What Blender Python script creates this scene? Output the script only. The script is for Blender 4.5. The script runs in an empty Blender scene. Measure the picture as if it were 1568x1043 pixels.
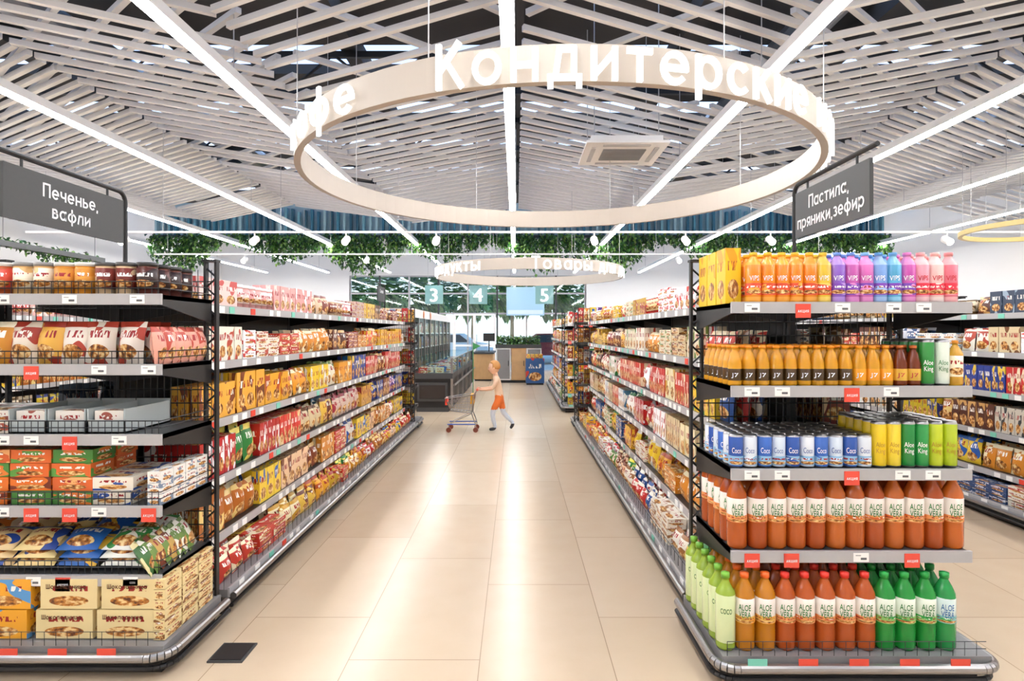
import bpy, math, random
import numpy as np
from mathutils import Vector
random.seed(7); np.random.seed(7)
sc = bpy.context.scene
try:
    sc.view_settings.view_transform = 'Standard'
    sc.view_settings.look = 'None'
    sc.view_settings.exposure = 0.3
except Exception as e:
    print(e)

def lin(c):
    return c/12.92 if c <= 0.04045 else ((c+0.055)/1.055)**2.4
def H(h):
    h = h.lstrip('#')
    return tuple(lin(int(h[i:i+2], 16)/255) for i in (0, 2, 4))

# ------------------------------------------------------------------ materials
def newmat(name):
    m = bpy.data.materials.new(name); m.use_nodes = True
    nt = m.node_tree
    return m, nt, nt.nodes['Principled BSDF']
def simple(name, col, rough=0.5, metal=0.0, noise=0.06, scale=30, coat=0):
    m, nt, b = newmat(name)
    n = nt.nodes.new('ShaderNodeTexNoise'); n.inputs['Scale'].default_value = scale
    mp = nt.nodes.new('ShaderNodeMapRange')
    mp.inputs['To Min'].default_value = 1-noise; mp.inputs['To Max'].default_value = 1+noise
    mx = nt.nodes.new('ShaderNodeVectorMath'); mx.operation = 'SCALE'
    mx.inputs[0].default_value = col
    nt.links.new(n.outputs['Fac'], mp.inputs['Value']); nt.links.new(mp.outputs[0], mx.inputs['Scale'])
    nt.links.new(mx.outputs[0], b.inputs['Base Color'])
    b.inputs['Roughness'].default_value = rough; b.inputs['Metallic'].default_value = metal
    b.inputs['Coat Weight'].default_value = coat
    return m
def emis(name, col, st, base=1.0):
    m, nt, b = newmat(name)
    b.inputs['Base Color'].default_value = (*[c*base for c in col], 1)
    b.inputs['Emission Color'].default_value = (*col, 1)
    b.inputs['Emission Strength'].default_value = st
    return m
def attr_plain(name, rough=0.35, trans=0.0, coat=0.0, emi=0.0):
    m, nt, b = newmat(name)
    a = nt.nodes.new('ShaderNodeAttribute'); a.attribute_name = 'ca'
    nt.links.new(a.outputs['Color'], b.inputs['Base Color'])
    b.inputs['Roughness'].default_value = rough
    b.inputs['Transmission Weight'].default_value = trans
    b.inputs['Coat Weight'].default_value = coat
    return m
def pack_mat():
    m, nt, b = newmat('printed_packaging')
    N = nt.nodes; L = nt.links
    def math_(op, a, bb=None, c=None):
        n = N.new('ShaderNodeMath'); n.operation = op
        for i, x in enumerate((a, bb, c)):
            if x is None: continue
            if isinstance(x, (int, float)): n.inputs[i].default_value = x
            else: L.new(x, n.inputs[i])
        return n.outputs[0]
    def mix(f, a, bb):
        n = N.new('ShaderNodeMix'); n.data_type = 'RGBA'
        L.new(f, n.inputs['Factor'])
        for k, x in ((6, a), (7, bb)):
            if isinstance(x, tuple): n.inputs[k].default_value = (*x, 1)
            else: L.new(x, n.inputs[k])
        return n.outputs[2]
    ca = N.new('ShaderNodeAttribute'); ca.attribute_name = 'ca'
    cb = N.new('ShaderNodeAttribute'); cb.attribute_name = 'cb'
    uv = N.new('ShaderNodeUVMap'); uv.uv_map = 'UVMap'
    sp = N.new('ShaderNodeSeparateXYZ'); L.new(uv.outputs[0], sp.inputs[0])
    u = math_('FRACT', sp.outputs[0]); v = math_('FRACT', sp.outputs[1])
    n1 = N.new('ShaderNodeTexNoise'); n1.inputs['Scale'].default_value = 1.7; n1.inputs['Detail'].default_value = 0.3
    L.new(uv.outputs[0], n1.inputs['Vector'])
    blob = math_('GREATER_THAN', n1.outputs['Fac'], 0.60)
    col = mix(blob, ca.outputs['Color'], cb.outputs['Color'])
    du = math_('DIVIDE', math_('SUBTRACT', u, 0.5), 0.34); dv = math_('DIVIDE', math_('SUBTRACT', v, 0.27), 0.17)
    rr = math_('ADD', math_('MULTIPLY', du, du), math_('MULTIPLY', dv, dv))
    inside = math_('LESS_THAN', rr, 1.0)
    n2 = N.new('ShaderNodeTexNoise'); n2.inputs['Scale'].default_value = 7; L.new(uv.outputs[0], n2.inputs['Vector'])
    cr = N.new('ShaderNodeValToRGB'); L.new(n2.outputs['Fac'], cr.inputs[0])
    e = cr.color_ramp.elements
    e[0].position = .35; e[0].color = (*H('#5a2a12'), 1); e[1].position = .62; e[1].color = (*H('#f4d596'), 1)
    x = e.new(.5); x.color = (*H('#c27a2c'), 1)
    col = mix(inside, col, cr.outputs[0])
    mp = N.new('ShaderNodeMapping'); mp.inputs['Scale'].default_value = (13, 3.2, 1); L.new(uv.outputs[0], mp.inputs['Vector'])
    n3 = N.new('ShaderNodeTexNoise'); n3.inputs['Scale'].default_value = 1; n3.inputs['Detail'].default_value = 1
    L.new(mp.outputs[0], n3.inputs['Vector'])
    st = math_('GREATER_THAN', n3.outputs['Fac'], 0.5)
    band = math_('MULTIPLY', math_('LESS_THAN', math_('ABSOLUTE', math_('SUBTRACT', v, 0.68)), 0.085),
                 math_('LESS_THAN', math_('ABSOLUTE', math_('SUBTRACT', u, 0.5)), 0.33))
    bw = N.new('ShaderNodeRGBToBW'); L.new(col, bw.inputs[0])
    dark = math_('LESS_THAN', bw.outputs[0], 0.36)
    tcol = mix(dark, H('#a01818'), H('#fffaf0'))
    col = mix(math_('MULTIPLY', band, st), col, tcol)
    L.new(col, b.inputs['Base Color'])
    b.inputs['Roughness'].default_value = 0.38
    return m

MN = ['pack', 'plastic', 'black', 'rail', 'white', 'chrome', 'liquid', 'strip', 'beige', 'glass', 'grey', 'wood', 'darkgrey', 'letter', 'tag', 'clear', 'slat', 'roof', 'spot', 'signtext', 'gold']
mats = {}
mats['pack'] = pack_mat()
mats['plastic'] = attr_plain('coloured_plastic', 0.35)
mats['liquid'] = attr_plain('juice_in_bottle', 0.12, 0.35)
mats['clear'] = attr_plain('glossy_print', 0.2, 0, 0.3)
mats['black'] = simple('black_powder_coat', H('#1f1d1d'), 0.45)
mats['rail'] = simple('price_rail_silver', H('#b2afae'), 0.35)
mats['white'] = simple('white_paint', H('#f3f0ec'), 0.5, noise=.02)
mats['chrome'] = simple('brushed_steel', H('#a5a19e'), 0.3, 0.9)
mats['strip'] = emis('led_strip', (.985, .99, 1.0), 36)
mats['beige'] = simple('ring_paint', H('#c4b8aa'), 0.55, noise=.02)
mats['slat'] = simple('slat_paint', H('#dad4cd'), 0.5, noise=.04)
mats['roof'] = simple('roof_deck', H('#3f3b38'), 0.8, noise=.3, scale=3)
mats['grey'] = simple('shelf_deck_grey', H('#868382'), 0.4)
mats['wood'] = simple('birch_wood', H('#c79d6c'), 0.5, noise=.15, scale=8)
mats['gold'] = simple('lamp_ring_gold', H('#d8bf7a'), 0.4)
mats['darkgrey'] = simple('sign_graphite', H('#414141'), 0.5)
mats['letter'] = emis('lit_letters', (1.0, 1.0, 1.0), 1.1, .3)
mats['signtext'] = simple('white_vinyl_text', H('#ffffff'), 0.6, noise=.01)
mats['spot'] = emis('spot_lens', (1.0, .95, .85), 12)
mats['tag'] = attr_plain('paper_tag', 0.6)
g, nt, b = newmat('window_glass')
tr = nt.nodes.new('ShaderNodeBsdfTransparent'); gl = nt.nodes.new('ShaderNodeBsdfGlossy'); gl.inputs['Roughness'].default_value = 0.03
tr.inputs[0].default_value = (.88, .95, .95, 1)
ms = nt.nodes.new('ShaderNodeMixShader'); ms.inputs[0].default_value = 0.08
nt.links.new(tr.outputs[0], ms.inputs[1]); nt.links.new(gl.outputs[0], ms.inputs[2])
nt.links.new(ms.outputs[0], nt.nodes['Material Output'].inputs[0])
mats['glass'] = g
MI = {n: i for i, n in enumerate(MN)}

# ------------------------------------------------------------------ templates
class T:
    def __init__(s): s.V = []; s.L = []; s.N = []; s.UV = []; s.S = []; s.M = []; s.SM = []
    def face(s, idx, uvs, slot=0, mat='pack', sm=False):
        s.L += list(idx); s.N.append(len(idx)); s.UV += list(uvs); s.S.append(slot); s.M.append(MI[mat]); s.SM.append(sm)
    def fin(s):
        s.V = np.array(s.V, dtype=float).reshape(-1, 3); s.L = np.array(s.L, dtype=np.int64); s.N = np.array(s.N, dtype=np.int64)
        s.UV = np.array(s.UV, dtype=float).reshape(-1, 2); s.S = np.array(s.S, dtype=int); s.M = np.array(s.M, dtype=int); s.SM = np.array(s.SM, dtype=bool)
        assert len(s.UV) == len(s.L)
        return s
def merge(*ts):
    o = T(); off = 0
    o.V = np.concatenate([t.V for t in ts]); Ls = []
    for t in ts: Ls.append(t.L+off); off += len(t.V)
    o.L = np.concatenate(Ls)
    for k in ('N', 'UV', 'S', 'M', 'SM'): setattr(o, k, np.concatenate([getattr(t, k) for t in ts]))
    return o
Q = [(.01, .01), (.99, .01), (.99, .99), (.01, .99)]
def t_box(mat='pack'):
    t = T()
    for z in (0, 1):
        for x, y in ((-.5, -.5), (.5, -.5), (.5, .5), (-.5, .5)): t.V.append((x, y, z))
    for f in ((0, 1, 5, 4), (1, 2, 6, 5), (2, 3, 7, 6), (3, 0, 4, 7), (4, 5, 6, 7), (3, 2, 1, 0)): t.face(f, Q, 0, mat)
    return t.fin()
def t_bag(mat='pack', crimp=True):
    t = T(); nx, ny = 5, 7
    for side in (-1, 1):
        base = len(t.V)
        for j in range(ny+1):
            v = j/ny
            for i in range(nx+1):
                u = i/nx
                prof = (1-abs(2*u-1)**2.5)*max(0, math.sin(math.pi*min(1, max(0, (v-.04)/.9))))**.55
                if crimp and (j == ny): prof = 0
                w = 1-0.10*math.sin(math.pi*v)
                t.V.append(((u-.5)*w, side*(.5*prof+.01), v))
        for j in range(ny):
            for i in range(nx):
                a = base+j*(nx+1)+i; f = (a, a+1, a+nx+2, a+nx+1)
                uu = [(.01+.98*(i+p)/nx, .01+.98*(j+q)/ny) for p, q in ((0, 0), (1, 0), (1, 1), (0, 1))]
                if side == 1: f = f[::-1]; uu = uu[::-1]
                t.face(f, uu, 1 if (j == ny-1) else 0, mat, True)
    return t.fin()
def t_lathe(prof, spec, seg=14):
    t = T(); n = len(prof)
    for r, z in prof:
        for k in range(seg):
            p = -math.pi/2+2*math.pi*k/seg
            t.V.append((max(r, 1e-5)*math.sin(p), -max(r, 1e-5)*math.cos(p), z))
    h2 = seg//2
    for j in range(n-1):
        slot, mat = spec[j]
        a0 = j
        while a0 > 0 and spec[a0-1] == spec[j]: a0 -= 1
        b0 = j
        while b0 < n-2 and spec[b0+1] == spec[j]: b0 += 1
        z0, z1 = prof[a0][1], prof[b0+1][1]; dz = (z1-z0) or 1
        v0 = .01+.98*(prof[j][1]-z0)/dz; v1 = .01+.98*(prof[j+1][1]-z0)/dz
        for k in range(seg):
            k2 = (k+1) % seg; u0 = .01+.98*(k % h2)/h2; u1 = u0+.98/h2
            t.face((j*seg+k, j*seg+k2, (j+1)*seg+k2, (j+1)*seg+k), [(u0, v0), (u1, v0), (u1, v1), (u0, v1)], slot, mat, True)
    return t.fin()
_tc = {}
def text_raw(s, size=1.0, extrude=0.0, offset=0.0, align='CENTER'):
    key = (s, size, extrude, offset, align)
    if key in _tc: return _tc[key]
    cu = bpy.data.curves.new('tmp', 'FONT'); cu.body = s; cu.size = size; cu.extrude = extrude; cu.offset = offset
    cu.align_x = align; cu.resolution_u = 3; cu.space_line = .9
    ob = bpy.data.objects.new('tmp', cu); sc.collection.objects.link(ob)
    dg = bpy.context.evaluated_depsgraph_get(); dg.update()
    me = bpy.data.meshes.new_from_object(ob.evaluated_get(dg))
    V = np.array([v.co[:] for v in me.vertices]).reshape(-1, 3); F = [tuple(p.vertices) for p in me.polygons]
    bpy.data.objects.remove(ob); bpy.data.curves.remove(cu); bpy.data.meshes.remove(me)
    _tc[key] = (V, F); return V, F
def t_text(s, size, slot=2, mat='plastic', r=None, z=0, y=0, extrude=0.0, offset=0.0, align='CENTER', fitw=None):
    V, F = text_raw(s, size, extrude, offset, align)
    t = T()
    sx = 1
    if fitw and len(V): sx = fitw/max(1e-6, V[:, 0].max()-V[:, 0].min())
    for x, yy, zz in V:
        x *= sx
        if r: t.V.append((r*math.sin(x/r), -r*math.cos(x/r), yy+z))
        else: t.V.append((x, y-zz, yy+z))
    for f in F: t.face(f, [(.5, .5)]*len(f), slot, mat)
    return t.fin()

# stroke alphabet (cap height 1, x-height .72): 'l' x0 y0 x1 y1 | 'a' cx cy rx ry a0 a1
SOFT = [('l', .07, 0, .07, .72), ('l', .07, .06, .3, .06), ('a', .3, .235, .19, .175, -90, 90), ('l', .3, .41, .07, .41)]
GL = {
 'К': (.68, [('l', .07, 0, .07, 1), ('l', .07, .38, .58, 1), ('l', .27, .58, .64, 0)]),
 'о': (.68, [('a', .34, .36, .27, .30, 0, 360)]),
 'н': (.62, [('l', .07, 0, .07, .72), ('l', .55, 0, .55, .72), ('l', .07, .36, .55, .36)]),
 'д': (.74, [('l', 0, .06, .74, .06), ('l', .06, -.17, .06, .12), ('l', .68, -.17, .68, .12), ('l', .17, .06, .26, .66), ('l', .2, .66, .62, .66), ('l', .57, .06, .57, .7)]),
 'и': (.6, [('l', .07, 0, .07, .72), ('l', .07, .1, .53, .62), ('l', .53, 0, .53, .72)]),
 'т': (.58, [('l', 0, .66, .58, .66), ('l', .29, 0, .29, .66)]),
 'е': (.66, [('a', .33, .36, .27, .30, 0, 318), ('l', .06, .36, .66, .36)]),
 'р': (.68, [('l', .07, -.26, .07, .72), ('a', .35, .36, .27, .30, 0, 360)]),
 'с': (.6, [('a', .33, .36, .27, .30, 42, 318)]),
 'к': (.58, [('l', .07, 0, .07, .72), ('l', .07, .24, .5, .72), ('l', .22, .42, .56, 0)]),
 'з': (.52, [('a', .25, .53, .19, .135, -90, 150), ('a', .26, .22, .21, .16, -150, 90)]),
 'л': (.62, [('l', .05, 0, .17, .66), ('l', .12, .66, .6, .66), ('l', .55, 0, .55, .72)]),
 'я': (.57, [('l', .5, 0, .5, .72), ('l', .5, .66, .25, .66), ('a', .25, .48, .18, .18, 90, 270), ('l', .25, .3, .5, .3), ('l', .3, .3, .07, 0)]),
 'ф': (.86, [('l', .43, -.26, .43, 1), ('a', .43, .36, .36, .30, 0, 360)]),
 'П': (.7, [('l', .07, 0, .07, 1), ('l', .07, .94, .63, .94), ('l', .63, 0, .63, 1)]),
 'п': (.6, [('l', .07, 0, .07, .72), ('l', .07, .66, .53, .66), ('l', .53, 0, .53, .72)]),
 'ч': (.57, [('l', .5, 0, .5, .72), ('l', .07, .46, .07, .72), ('a', .25, .46, .18, .16, 180, 270), ('l', .25, .3, .5, .3)]),
 'ь': (.56, SOFT), 'ы': (.8, SOFT+[('l', .73, 0, .73, .72)]),
 'в': (.56, SOFT+[('l', .07, .66, .28, .66), ('a', .28, .535, .15, .125, -90, 90)]),
 'а': (.66, [('a', .33, .36, .26, .30, 0, 360), ('l', .59, 0, .59, .72)]),
 'у': (.58, [('l', .04, .72, .3, .06), ('l', .55, .72, .2, -.25)]),
 'Т': (.68, [('l', 0, .94, .68, .94), ('l', .34, 0, .34, .94)]),
 'м': (.74, [('l', .07, 0, .07, .72), ('l', .07, .68, .37, .2), ('l', .37, .2, .67, .68), ('l', .67, 0, .67, .72)]),
 'С': (.74, [('a', .41, .5, .34, .44, 45, 315)]),
 ',': (.16, [('l', .1, .08, .05, -.16)]),
 'А': (.7, [('l', .04, 0, .35, 1), ('l', .35, 1, .66, 0), ('l', .15, .3, .55, .3)]),
 'Ц': (.74, [('l', .07, 0, .07, 1), ('l', .07, .06, .7, .06), ('l', .56, 0, .56, 1), ('l', .68, .06, .68, -.2)]),
 'ц': (.66, [('l', .07, 0, .07, .72), ('l', .07, .06, .64, .06), ('l', .5, 0, .5, .72), ('l', .62, .06, .62, -.18)]),
 'И': (.7, [('l', .07, 0, .07, 1), ('l', .07, .1, .63, .9), ('l', .63, 0, .63, 1)]),
 'Я': (.62, [('l', .56, 0, .56, 1), ('a', .28, .7, .21, .24, 90, 270), ('l', .28, .94, .56, .94), ('l', .28, .46, .56, .46), ('l', .32, .46, .07, 0)]),
 'Ш': (.86, [('l', .07, 0, .07, 1), ('l', .43, 0, .43, 1), ('l', .79, 0, .79, 1), ('l', .07, .06, .79, .06)]),
}
_gc = {}
def glyph(ch, cap, depth, wt=.13, mat='letter', slot=0):
    key = (ch, cap, depth, wt, mat)
    if key in _gc: return _gc[key]
    t = T(); w, st = GL[ch]; h = wt/2
    def prism(pts):
        b0 = len(t.V)
        for d in (-.5, .5):
            for x, z in pts: t.V.append((x*cap, d*depth, z*cap))
        t.face((b0, b0+1, b0+2, b0+3), Q, slot, mat)
        if depth > 0:
            t.face((b0+7, b0+6, b0+5, b0+4), Q, slot, mat)
            for k in range(4): t.face((b0+k, b0+4+k, b0+4+(k+1) % 4, b0+(k+1) % 4), Q, slot, mat)
    for s_ in st:
        if s_[0] == 'l':
            _, x0, y0, x1, y1 = s_; d = math.hypot(x1-x0, y1-y0); nx, ny = -(y1-y0)/d*h, (x1-x0)/d*h
            prism([(x0-nx, y0-ny), (x1-nx, y1-ny), (x1+nx, y1+ny), (x0+nx, y0+ny)])
        else:
            _, cx_, cy_, rx, ry, a0, a1 = s_; n = max(4, int(abs(a1-a0)/20))
            for k in range(n):
                q0 = math.radians(a0+(a1-a0)*k/n); q1 = math.radians(a0+(a1-a0)*(k+1)/n)
                prism([(cx_+(rx-h)*math.cos(q0), cy_+(ry-h)*math.sin(q0)), (cx_+(rx+h)*math.cos(q0), cy_+(ry+h)*math.sin(q0)), (cx_+(rx+h)*math.cos(q1), cy_+(ry+h)*math.sin(q1)), (cx_+(rx-h)*math.cos(q1), cy_+(ry-h)*math.sin(q1))])
    _gc[key] = (t.fin(), w*cap); return _gc[key]
def s_text(s, cap, depth=.002, wt=.13, mat='signtext', slot=0, gap=.14, sx=1.0):
    x = 0; parts = []
    for ch in s:
        if ch == ' ': x += .35*cap; continue
        g_, w = glyph(ch, cap, depth, wt, mat, slot); c = T()
        c.__dict__.update(g_.__dict__); c.V = g_.V+np.array([x, 0, 0]); parts.append(c); x += w+gap*cap
    o = merge(*parts); o.V = (o.V-np.array([(x-gap*cap)/2, 0, 0]))*np.array([sx, 1, 1]); return o

class MB:
    def __init__(s): s.c = {k: [] for k in ('V', 'L', 'N', 'UV', 'CA', 'CB', 'M', 'SM')}; s.off = 0
    def add(s, t, loc, rz=0, rx=0, sc_=(1, 1, 1), cols=((.8, .8, .8),), mat=None, ry=0):
        V = t.V*np.array(sc_, dtype=float)
        if ry:
            c, n = math.cos(ry), math.sin(ry); V = V@np.array([[c, 0, n], [0, 1, 0], [-n, 0, c]]).T
        if rx:
            c, n = math.cos(rx), math.sin(rx); V = V@np.array([[1, 0, 0], [0, c, -n], [0, n, c]]).T
        if rz:
            c, n = math.cos(rz), math.sin(rz); V = V@np.array([[c, -n, 0], [n, c, 0], [0, 0, 1]]).T
        V = V+np.array(loc, dtype=float)
        C = s.c; C['V'].append(V); C['L'].append(t.L+s.off); s.off += len(V); C['N'].append(t.N)
        C['UV'].append(t.UV+np.array([random.randrange(40), random.randrange(40)]))
        cols = np.array([tuple(x)+(1,) for x in cols]); sl = np.minimum(t.S, len(cols)-1)
        C['CA'].append(np.repeat(cols[sl], t.N, axis=0))
        cb = cols[(sl+1) % len(cols)]; C['CB'].append(np.repeat(cb, t.N, axis=0))
        C['M'].append(t.M if mat is None else np.full(len(t.M), MI[mat])); C['SM'].append(t.SM)
    def box(s, x0, x1, y0, y1, z0, z1, mat='black', col=(.8, .8, .8), col2=None, rz=0):
        s.add(BOX, ((x0+x1)/2, (y0+y1)/2, z0), rz, 0, (abs(x1-x0), abs(y1-y0), z1-z0), (col, col2 or col), mat)
    def poly(s, V, F, mat, col=(.8, .8, .8), sm=False):
        t = T(); t.V = list(V)
        for f in F: t.face(f, (Q*12)[:len(f)], 0, mat, sm)
        s.add(t.fin(), (0, 0, 0), cols=(col,))
    def tube(s, p0, p1, r, mat='black', n=6, col=(.8, .8, .8), r1=None):
        p0 = Vector(p0); p1 = Vector(p1); d = (p1-p0)
        if d.length < 1e-6: return
        d.normalize(); a = d.orthogonal().normalized(); bb = d.cross(a)
        r1 = r if r1 is None else r1; V = []
        for p, rr in ((p0, r), (p1, r1)):
            for k in range(n):
                w = 2*math.pi*k/n+math.pi/4; V.append(tuple(p+a*math.cos(w)*rr+bb*math.sin(w)*rr))
        F = [(k, (k+1) % n, n+(k+1) % n, n+k) for k in range(n)]+[tuple(range(n))[::-1], tuple(range(n, 2*n))]
        s.poly(V, F, mat, col, False)
    def path(s, pts, r, mat='black', n=8, col=(.8, .8, .8)):
        for a, bb in zip(pts[:-1], pts[1:]): s.tube(a, bb, r, mat, n, col)
    def board(s, p0, p1, t, h, mat, col=(.8, .8, .8)):
        p0 = np.array(p0, float); p1 = np.array(p1, float); d = p1-p0; l = math.hypot(d[0], d[1]) or 1
        nx, ny = -d[1]/l*t/2, d[0]/l*t/2; V = []
        for p in (p0, p1):
            V += [(p[0]-nx, p[1]-ny, p[2]), (p[0]+nx, p[1]+ny, p[2]), (p[0]+nx, p[1]+ny, p[2]+h), (p[0]-nx, p[1]-ny, p[2]+h)]
        s.poly(V, [(0, 1, 5, 4), (1, 2, 6, 5), (2, 3, 7, 6), (3, 0, 4, 7), (3, 2, 1, 0), (4, 5, 6, 7)], mat, col)
    def build(s, name, parent=None):
        C = {k: np.concatenate(v) for k, v in s.c.items()}
        me = bpy.data.meshes.new(name); n = len(C['V']); nl = len(C['L']); nf = len(C['N'])
        me.vertices.add(n); me.vertices.foreach_set('co', C['V'].ravel())
        me.loops.add(nl); me.loops.foreach_set('vertex_index', C['L'])
        me.polygons.add(nf); st = np.concatenate([[0], np.cumsum(C['N'])[:-1]])
        me.polygons.foreach_set('loop_start', st)
        me.polygons.foreach_set('material_index', C['M']); me.polygons.foreach_set('use_smooth', C['SM'])
        for k in MN: me.materials.append(mats[k])
        uvl = me.uv_layers.new(name='UVMap'); uvl.data.foreach_set('uv', C['UV'].ravel())
        for an, k in (('ca', 'CA'), ('cb', 'CB')):
            a = me.attributes.new(an, 'FLOAT_COLOR', 'CORNER'); a.data.foreach_set('color', C[k].ravel().astype(np.float32))
        me.update(calc_edges=True); me.validate()
        ob = bpy.data.objects.new(name, me); sc.collection.objects.link(ob)
        if parent: ob.parent = parent
        return ob
def empty(name):
    e = bpy.data.objects.new(name, None); sc.collection.objects.link(e); return e

BOX = t_box(); BAG = t_bag()
W = H('#ffffff')
def bottle_t(h, r, labz=(.35, .66), seg=14, text=None, body='liquid', lab='pack', neck=.8, capr=.42, tsize=.03, tz=None, wasp=0.0, fw=1.2):
    z1, z2 = labz
    prof = [(0, 0), (r*.88, 0), (r, .03*h), (r*(1-wasp), z1*h*.55), (r, z1*h-.001), (r*1.012, z1*h), (r*1.012, z2*h), (r, z2*h+.001), (r*(1-.03), (z2+(neck-z2)*.4)*h), (r*.7, neck*h), (r*capr*.85, (neck+.08)*h), (r*capr*.85, .925*h), (r*capr, .925*h), (r*capr, .99*h), (0, h)]
    B = (0, body); C_ = (1, 'plastic'); Lb = (2, lab)
    spec = [B, B, B, B, B, Lb, B, B, B, B, B, C_, C_, C_]
    t = t_lathe(prof, spec, seg)
    if text:
        ls = text.split('\n')
        for i, l in enumerate(ls):
            zz = (tz if tz is not None else (z1+z2)/2*h)+(len(ls)/2-1-i)*tsize*.82
            t = merge(t, *[t_text(l, tsize, 3, 'plastic', r*1.03, zz+dz, fitw=min(r*fw, len(l)*tsize*.62)) for dz in (0, .0012)])
    return t
def can_t(h, r, seg=14, text=None, tsize=.02):
    t = t_lathe([(0, 0), (r*.82, 0), (r, .05*h), (r, .93*h), (r*.86, h), (0, h*.985)], [(1, 'chrome'), (1, 'chrome'), (0, 'clear'), (1, 'chrome'), (1, 'chrome')], seg)
    if text: t = merge(t, t_text(text, tsize, 2, 'plastic', r*1.02, h*.45, fitw=r*1.25))
    return t
def jar_t(h, r):
    return t_lathe([(0, 0), (r*.9, 0), (r, .04*h), (r, .18*h), (r*1.01, .18*h), (r*1.01, .82*h), (r, .82*h), (r, .88*h), (r*1.03, .88*h), (r*1.03, h), (0, h)],
                   [(0, 'clear')]*3+[(0, 'clear'), (2, 'pack'), (0, 'clear'), (0, 'clear'), (1, 'plastic'), (1, 'plastic'), (1, 'plastic')], 16)

# ------------------------------------------------------------------ room shell
def plane_obj(name, x0, x1, y0, y1, z0, z1, mat):
    mb = MB(); mb.box(x0, x1, y0, y1, z0, z1, 'white'); ob = mb.build(name)
    ob.data.materials.clear()
    for i in range(len(MN)): ob.data.materials.append(mat)
    return ob
fm, nt, b = newmat('porcelain_floor_tiles'); N = nt.nodes; L = nt.links
def M_(op, a, bb=None):
    n = N.new('ShaderNodeMath'); n.operation = op
    for i, x in enumerate((a, bb)):
        if x is None: continue
        if isinstance(x, (int, float)): n.inputs[i].default_value = x
        else: L.new(x, n.inputs[i])
    return n.outputs[0]
geo = N.new('ShaderNodeNewGeometry'); sp = N.new('ShaderNodeSeparateXYZ'); L.new(geo.outputs['Position'], sp.inputs[0])
cx = M_('DIVIDE', M_('ADD', sp.outputs[0], .765), .6); colid = M_('FLOOR', cx)
ry_ = M_('DIVIDE', M_('ADD', M_('SUBTRACT', sp.outputs[1], .287), M_('MULTIPLY', colid, .4)), 1.2)
jx = M_('GREATER_THAN', M_('ABSOLUTE', M_('SUBTRACT', M_('FRACT', cx), .5)), .5-.0032)
jy = M_('GREATER_THAN', M_('ABSOLUTE', M_('SUBTRACT', M_('FRACT', ry_), .5)), .5-.0018)
joint = M_('MAXIMUM', jx, jy)
cmb = N.new('ShaderNodeCombineXYZ'); L.new(colid, cmb.inputs[0]); L.new(M_('FLOOR', ry_), cmb.inputs[1])
wn = N.new('ShaderNodeTexWhiteNoise'); wn.noise_dimensions = '3D'; L.new(cmb.outputs[0], wn.inputs['Vector'])
ns = N.new('ShaderNodeTexNoise'); ns.inputs['Scale'].default_value = 6; ns.inputs['Detail'].default_value = 6; L.new(geo.outputs['Position'], ns.inputs['Vector'])
val = M_('ADD', M_('MULTIPLY', wn.outputs['Value'], .5), M_('MULTIPLY', ns.outputs['Fac'], .5))
cr = N.new('ShaderNodeValToRGB'); L.new(val, cr.inputs[0])
cr.color_ramp.elements[0].color = (*H('#c7ae90'), 1); cr.color_ramp.elements[1].color = (*H('#d6c0a4'), 1)
mx = N.new('ShaderNodeMix'); mx.data_type = 'RGBA'; L.new(joint, mx.inputs['Factor']); L.new(cr.outputs[0], mx.inputs[6]); mx.inputs[7].default_value = (*H('#9d866c'), 1)
L.new(mx.outputs[2], b.inputs['Base Color']); b.inputs['Roughness'].default_value = .235; b.inputs['Specular IOR Level'].default_value = .55
plane_obj('floor', -11, 11, -3, 22, -.1, 0, fm)
wm = simple('wall_paint', H('#ebe7e2'), .7, noise=.02)
plane_obj('wall_left', -11.2, -11, -3, 22, 0, 5.6, wm)
plane_obj('wall_right', 11, 11.2, -3, 22, 0, 5.6, wm)
plane_obj('wall_back', -11, 11, -3.2, -3, 0, 5.6, wm)
WY = 22
mb = MB()
mb.box(-11, -6.2, WY, WY+.2, 0, 5.6, 'white'); mb.box(2.6, 11, WY, WY+.2, 0, 5.6, 'white'); mb.box(-6.2, 2.6, WY, WY+.2, 3.6, 5.6, 'white')
mb.build('wall_front')
mb = MB()
for i in range(9):
    x = -6.2+i*1.1
    mb.box(x-.03, x+.03, WY, WY+.1, 0, 3.6, 'darkgrey' if i % 2 else 'rail')
for z in (0, 2.15, 2.9, 3.55): mb.box(-6.2, 2.6, WY+.01, WY+.09, z, z+.06, 'rail')
mb.box(-6.2, 2.6, WY+.04, WY+.05, 0, 3.6, 'glass')
mb.build('window_1')
mb = MB()
for x in (-2.3, -1.55, -.8): mb.box(x-.05, x+.05, WY-.06, WY, 0, 2.15, 'white')
for z in (0, .95, 2.1): mb.box(-2.3, -.8, WY-.05, WY-.01, z, z+.07, 'white')
mb.tube((-1.64, WY-.1, .8), (-1.64, WY-.1, 1.4), .015, 'chrome'); mb.tube((-1.46, WY-.1, .8), (-1.46, WY-.1, 1.4), .015, 'chrome')
mb.build('door_1')
mb = MB(); y = -3
while y < 22:
    mb.box(-11, 11, y, min(22, y+1.1), 5.45, 5.6, 'roof'); y += 2.0
for x in np.arange(-11, 11.1, 2.2): mb.box(x-.1, x+.1, -3, 22, 5.2, 5.45, 'roof')
mb.build('ceiling')
mb = MB()
for x in (-5.2, 3.3, 7.9): mb.tube((x, -2.8, 4.95), (x, 14, 4.95), .2, 'chrome', 14)
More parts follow.
